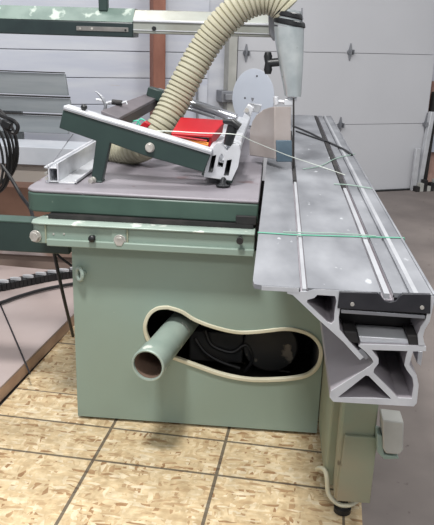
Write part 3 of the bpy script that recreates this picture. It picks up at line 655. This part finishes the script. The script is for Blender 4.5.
# ------------------------------------------------------------------ pale disc
dc = aty(253, 97.5, 4.0); ax = Vector((.25, 1, -.05)).normalized()
u_ = ax.cross(Vector((0, 0, 1))).normalized(); v_ = ax.cross(u_)
rd = 26.5*4.1/700
t = thing('round_disc', 'pale grey round disc standing behind the blade guard', 'disc', (dc.x, dc.y, dc.z-rd))
b = MB(); b.prism([dc+(u_*cos(w)*.78+v_*sin(w))*rd for w in [2*pi*k/64 for k in range(64)]], ax*.008); build(b, 'disc_plate', M['disc'], t, bevel=.001)
for px, py in ((245, 98), (257, 76)):
    k_ = atp(px, py, dc, ax); b = MB(); b.tube([k_-ax*.002, k_], .005, 10); build(b, 'rivet', M['blackm'], t)
b = MB(); b.tube([dc+Vector((0, .008, 0)), Vector((dc.x, dc.y+.03, .876))], .012, 10); b.box((dc.x-.06, dc.y-.02, .8701), (dc.x+.04, dc.y+.06, .88)); 
build(b, 'disc_stand', M['alu3'], t)
# ------------------------------------------------------------------ crosscut frame resting on the table
YF = 2.39
cf = thing('outrigger_table', 'dark green tilted crosscut frame with silver top edge standing on the saw table', 'frame', (-.5, 2.4, .871))
g = [(63, 110), (210, 155), (203.5, 172.5), (144, 155.5), (110, 143), (101, 185.5), (90.5, 183), (96, 141), (59, 128)]
b = MB(); b.prism([aty(x, y, YF) for x, y in g], (0, .035, 0)); build(b, 'front_beam', M['dark'], cf, bevel=.003)
g = [(63.5, 105.5), (212, 150.5), (211, 155), (63, 110)]
b = MB(); b.prism([aty(x, y, YF-.006) for x, y in g], (0, .055, 0)); build(b, 'top_edge', M['alu2'], cf, bevel=.003)
b = MB(); b.prism([aty(x, y, YF-.0075) for x, y in ((63.5, 108.2), (211.6, 152.8), (211.5, 153.4), (63.4, 108.9))], (0, .003, 0)); build(b, 'edge_groove', M['alu3'], cf)
hexbolt(aty(150, 147.5, YF), (0, -1, 0), .0135, .016, 'round_nut', M['steel'], cf, 20)
hexbolt(aty(93.5, 180, YF), (-.3, -1, 0), .010, .022, 'foot_bolt', M['steel'], cf, 12)
b = MB(); p_ = aty(96, 184, YF); b.box((p_.x-.02, YF-.004, .8701), (p_.x+.022, YF+.045, p_.z+.012)); build(b, 'foot_pad', M['dark'], cf, bevel=.002)
# flat rail running back
q = [aty(101, 114, 2.43), aty(119, 121, 2.43), aty(157, 100.5, 3.0), aty(145, 97, 3.0)]
b = MB(); b.prism(q, (0, 0, .012)); b2 = None
build(b, 'flat_rail', mat('grey_brown_rail', (92, 88, 92), .5, .2, (108, 102, 106), 6), cf, bevel=.002)
b = MB(); b.prism([q[1]+Vector((0, 0, .0)), q[2]+Vector((0, 0, 0)), q[2]+Vector((0, 0, -.03)), q[1]+Vector((0, 0, -.03))], Vector((-.01, .004, 0))); build(b, 'rail_side', mat('rail_side_shaded', (64, 57, 56), .6), cf)  # side coloured darker than the top to stand in for its shading
b = MB(); b.prism([aty(x, y, 2.97) for x, y in ((148, 87), (163, 91), (163, 102), (155, 101), (146, 95))], (0, .06, 0)); build(b, 'corner_cap', M['dark'], cf, bevel=.004)
b = MB(); b.tube([aty(158, 92, 3.02), aty(236, 118, 2.98)], .0185, 20); build(b, 'rear_tube', M['tube'], cf, smooth=True)
b = MB(); b.tube([aty(170, 103, 3.0), aty(215, 117, 2.97)], .008, 12); build(b, 'inner_tube', M['tube'], cf, smooth=True)
# floor of frame leg at the rear so it stands
b = MB(); r0_ = aty(160, 100, 3.02); b.box((r0_.x-.02, 3.0, .8701), (r0_.x+.02, 3.04, r0_.z)); build(b, 'rear_leg', M['dark'], cf, bevel=.002)
# black ball knob
kb = aty(84, 108.5, YF+.02); kb.z += .004
b = MB(); ws = [pi*i/10 for i in range(11)]; b.tube([kb+Vector((0, 0, -.011*cos(w)*1.0)) for w in ws], [.0115*max(.1, sin(w)) for w in ws], 16); build(b, 'ball_knob', M['black'], cf, smooth=True)
# hooked clamp
hk = thing('lever_clamp', 'small silver clamp with curved hook lying over the green frame', 'clamp', aty(108, 112, 2.6))
b = MB(); b.tube(smoothpath([aty(x, y, 2.6) for x, y in ((95, 91), (100, 95), (104, 101), (105.5, 106), (104, 112))], 6), [.002+.0045*min(1, i/10) for i in range(25)], 8); build(b, 'hook', M['alu3'], hk, smooth=True)
b = MB(); b.tube(smoothpath([aty(x, y, 2.6) for x, y in ((96, 99.5), (101, 100), (106, 103), (110, 102), (113, 102))], 6), .0045, 8); b.tube([aty(104, 110, 2.6), aty(126, 111, 2.6)], .003, 8); build(b, 'arm', M['alu2'], hk, smooth=True)
b = MB(); b.tube([aty(112, 102, 2.6), aty(122, 103, 2.6)], .010, 12); build(b, 'handle_sleeve', M['blackm'], hk, smooth=True)
b = MB(); b.tube([aty(122, 103, 2.6), aty(126, 101.5, 2.6), aty(127, 104.5, 2.6)], .004, 8); build(b, 'tip', M['alu2'], hk, smooth=True)
# ------------------------------------------------------------------ red plastic case
rc = thing('red_case', 'open red plastic case with a yellow orange strip inside the frame', 'case', aty(195, 146, 2.62))
v = [aty(180.5, 117, 2.72), aty(226, 120, 2.72), aty(212, 135.5, 2.55), aty(171, 133, 2.55)]
b = MB(); b.prism(v, (0, 0, -.010)); build(b, 'lid', M['red'], rc, bevel=.003)
lo_ = [aty(224.5, 121, 2.72), aty(222.5, 133, 2.70), aty(210.5, 148, 2.56), aty(212, 135.8, 2.56)]
b = MB(); b.prism(lo_, (-.01, 0, 0)); build(b, 'side', M['red'], rc, bevel=.002)
b = MB(); b.prism([aty(x, y, 2.62) for x, y in ((170, 137), (211, 140), (210.5, 149), (168, 146))], (0, .05, 0)); build(b, 'tray', M['blackm'], rc, bevel=.002)
b = MB(); b.tube(smoothpath([aty(x, y, 2.50) for x, y in ((176, 138.5), (186, 140), (198, 142.5), (208, 145))], 5), .009, 8); build(b, 'strip', M['orange'], rc, smooth=True)
b = MB(); b.tube(smoothpath([aty(x, y, 2.49) for x, y in ((172, 136), (190, 138.5), (207, 141))], 5), .004, 8); build(b, 'red_strip', M['red'], rc, smooth=True)
b = MB(); b.tube(smoothpath([aty(x, y, 2.62) for x, y in ((126, 127), (132, 122), (138, 121), (142, 128), (147, 124), (141, 119), (136, 126))], 6), .003, 6); tag(build(b, 'teal_wire', mat('teal_wire', (70, 190, 160), .5), smooth=True), 'thin teal wire tangle behind the silver edge left of the hose', 'wire')
b = MB(); b.prism([aty(x, y, 2.6) for x, y in ((138, 127), (145, 121), (150, 125), (144, 131))], (0, .03, 0)); tag(build(b, 'red_clip', M['red'], bevel=.003), 'small red clip just left of the tan hose foot', 'clip')
# ------------------------------------------------------------------ left rip fence extrusion (end plane y=2.34)
YR = 2.34
def r_(x, y): p = aty(x, y, YR); return (p.x, p.z)
rf = thing('fence_extrusion', 'silver aluminium fence extrusion lying along the left side of the saw table', 'fence', (-.72, 2.6, .8705))
b = MB(); YE = 2.95
def WW(pts, t=.006, y1=YE, c=False): b.web([r_(*p) for p in pts], t, YR, y1, c)
x0_, x1_ = r_(49, 180)[0], r_(58, 180)[0]; zb_f = .8705
zt_f = r_(50, 168)[1]
b.web([(x0_, zb_f+.003), (x0_, zt_f), (x1_, zt_f), (x1_, zb_f+.003)], .005, YR, YE, True)
b.box((x0_-.012, YR, zb_f), (x1_+.065, YE, zb_f+.006))
b.box((x0_-.016, YR, zt_f-.002), (x0_+.002, YE, zt_f+.004)); b.box((x1_-.004, YR, zt_f), (x1_+.003, YE, zt_f+.018)); b.box((x0_-.004, YR, zt_f), (x0_+.004, YE, zt_f+.010))
b.box((x1_+.057, YR, zb_f), (x1_+.065, YE, zb_f+.014))
build(b, 'rail', M['alu2'], rf, bevel=.001)
b = MB(); q_ = r_(46, 172); b.tube([(q_[0], YR-.006, q_[1]-.004), (q_[0], YR+.02, q_[1]-.004)], .005, 10); b.tube([(q_[0]+.002, YR-.006, q_[1]-.022), (q_[0]+.002, YR+.02, q_[1]-.022)], .005, 10); build(b, 'set_screw', M['steel'], rf)
# thin wire from clamp to fence
b = MB(); b.tube([aty(73, 134, 2.45), aty(53, 162, 2.36)], .0018, 6); build(b, 'guide_wire', M['alu3'], rf)
# ------------------------------------------------------------------ crosscut fence with flip stop
YG = 2.44
fx = thing('crosscut_fence', 'silver slotted aluminium fence with black handle beside the blade guard', 'fence', (-.19, 2.8, .871))
ca = aty(219.5, 163.5, YG); rot = radians(11)
def g2(u, v): return (ca.x+u*cos(rot)+v*sin(rot), ca.z-u*sin(rot)+v*cos(rot))
w_, h_g = .047, .043; YH = 3.85
b = MB()
def z5(pts): return [(aty(200+.3226*x, 60+.3226*y, YG).x, aty(200+.3226*x, 60+.3226*y, YG).z) for x, y in pts]
fill2d(z5([(12, 360), (22, 318), (40, 272), (52, 258), (66, 258), (84, 282), (100, 262), (122, 264), (126, 285), (118, 330), (98, 372)]),
       [z5([(26, 347), (37, 296), (52, 292), (40, 347)]), z5([(74, 356), (84, 309), (100, 306), (89, 360)]), z5([(54, 328), (60, 298), (68, 286), (78, 300), (70, 336)])], 'end_casting', M['alu2'], fx, YG-.012, .035)
b.web([g2(-w_, -h_g), g2(-w_, h_g*.8), g2(-w_*.55, h_g), g2(-w_*.35, h_g), g2(-w_*.3, -h_g+.006)], .006, YG+.024, 3.3)
b.web([g2(w_, -h_g), g2(w_, h_g*.9), g2(w_*.6, h_g), g2(w_*.35, h_g), g2(w_*.3, -h_g+.006)], .006, YG+.024, YH)
b.web([g2(-w_, -h_g), g2(w_, -h_g)], .008, YG+.024, YH)
b.web([g2(-w_, h_g), g2(-w_*.3, h_g)], .005, YG+.02, 3.3); b.web([g2(w_*.3, h_g), g2(w_, h_g)], .005, YG+.02, YH)
b.web([g2(-w_*.35, 0), g2(w_*.35, 0)], .005, YG+.03, YH)
build(b, 'extrusion', M['alu2'], fx, bevel=.001)
b = MB(); p_ = g2(0, -h_g-.008)
b.prism([Vector((*g2(-w_-.006, -h_g-.004), 0)).xzy if False else Vector((g2(-w_-.006, -h_g-.004)[0], YG-.004, g2(-w_-.006, -h_g-.004)[1])), Vector((g2(w_+.012, -h_g-.004)[0], YG-.004, g2(w_+.012, -h_g-.004)[1])), Vector((g2(w_+.012, -h_g-.016)[0], YG-.004, g2(w_+.012, -h_g-.016)[1])), Vector((g2(-w_-.006, -h_g-.012)[0], YG-.004, g2(-w_-.006, -h_g-.012)[1]))], (0, .3, 0)); build(b, 'base_shoe', M['dark'], fx, bevel=.002)
fk = atz(222.5, 188, .8705); b = MB(); b.tube([(fk.x, fk.y+.02, .8705), (fk.x, fk.y+.02, .878), (fk.x, fk.y+.02, .879), (fk.x, fk.y+.05, .90)], [.024, .026, .011, .011], 20); build(b, 'foot_knob', M['black'], fx, smooth=True)
# clamp + handle on the fence
b = MB(); b.prism([aty(x, y, YG+.045) for x, y in ((224, 146), (230, 141), (241, 145), (240, 153), (229, 156))], (0, .08, 0)); b.prism([aty(x, y, YG+.03) for x, y in ((226, 150), (236, 150), (236, 160), (228, 160))], (0, .02, 0)); build(b, 'clamp_body', M['alu2'], fx, bevel=.004)
b = MB(); b.tube([aty(228, 145, YG+.02), aty(230, 136, YG+.02), aty(233, 127, YG+.02), aty(234, 121, YG+.02)], [.016, .0175, .020, .014], 16)
b.tube([aty(224, 121.5, YG+.02), aty(233, 122, YG+.0), aty(240, 127, YG+.0)], [.008, .012, .013], 12); build(b, 'black_handle', M['black'], fx, smooth=True)
b = MB(); b.prism([aty(x, y, 3.0) for x, y in ((243, 112), (248, 104), (254, 108), (250, 117))], (0, .05, 0)); build(b, 'stop_bracket', M['alu2'], fx, bevel=.003)
b = MB(); b.prism([aty(x, y, 3.1) for x, y in ((249, 103), (262, 105), (259, 113), (252, 112))], (0, .02, 0)); build(b, 'stop_plate', M['alu2'], fx, bevel=.003)
b = MB(); k_ = aty(247, 110, 2.99); b.tube([k_, k_+Vector((0, -.015, 0))], .009, 12); build(b, 'stop_bolt', M['steel'], fx, smooth=True)
b = MB(); k_ = aty(237, 165, YG-.0); b.prism([aty(x, y, YG+.0) for x, y in ((213.5, 167), (217.5, 156), (220, 157), (216.5, 170))], (0, .03, 0)); 
# left green rail passing behind the bracket
gr = MB(); a_ = aty(0, 218, 2.33); c_ = aty(0, 247, 2.33)
gr.box((-2.2, 2.285, c_.z), (-.70, 2.36, a_.z)); build(gr, 'side_rail', M['dark'], saw, bevel=.004)
gr = MB(); gr.box((-2.2, 2.283, a_.z), (-.77, 2.36, a_.z+.004)); build(gr, 'rail_top_strip', M['slab'], saw)
# ------------------------------------------------------------------ light
w = bpy.data.worlds.new('world'); bpy.context.scene.world = w; w.use_nodes = True
bg = w.node_tree.nodes['Background']; bg.inputs[0].default_value = (.95, .97, 1, 1); bg.inputs[1].default_value = .58
def area(name, loc, sx, sy, power, aim=(0, 0, -1), col=(1, .985, .965)):
    l = bpy.data.lights.new(name, 'AREA'); l.shape = 'RECTANGLE'; l.size = sx; l.size_y = sy; l.energy = power; l.color = col
    o = bpy.data.objects.new(name, l); C.objects.link(o); o.location = loc
    o.rotation_euler = Vector(aim).to_track_quat('-Z', 'Y').to_euler()
area('unseen_overhead_light', (-.55, 1.15, 3.3), .4, .3, 105, (0, .1, -1))
area('unseen_overhead_light', (.2, -1.0, 3.0), 1.4, .4, 38, (0, .5, -1))  # added front fill with no known fixture, brightens faces towards the camera
area('unseen_overhead_light', (1.2, 3.6, 3.6), 1.4, .3, 62)
area('unseen_overhead_light', (-1.6, 3.2, 3.6), 1.4, .3, 46)
vs_ = bpy.context.scene.view_settings; vs_.view_transform = 'Standard'; vs_.look = 'None'; vs_.gamma = 1; vs_.use_curve_mapping = False; vs_.exposure = 0
for o in bpy.data.objects:
    if '_b' in o: del o['_b']
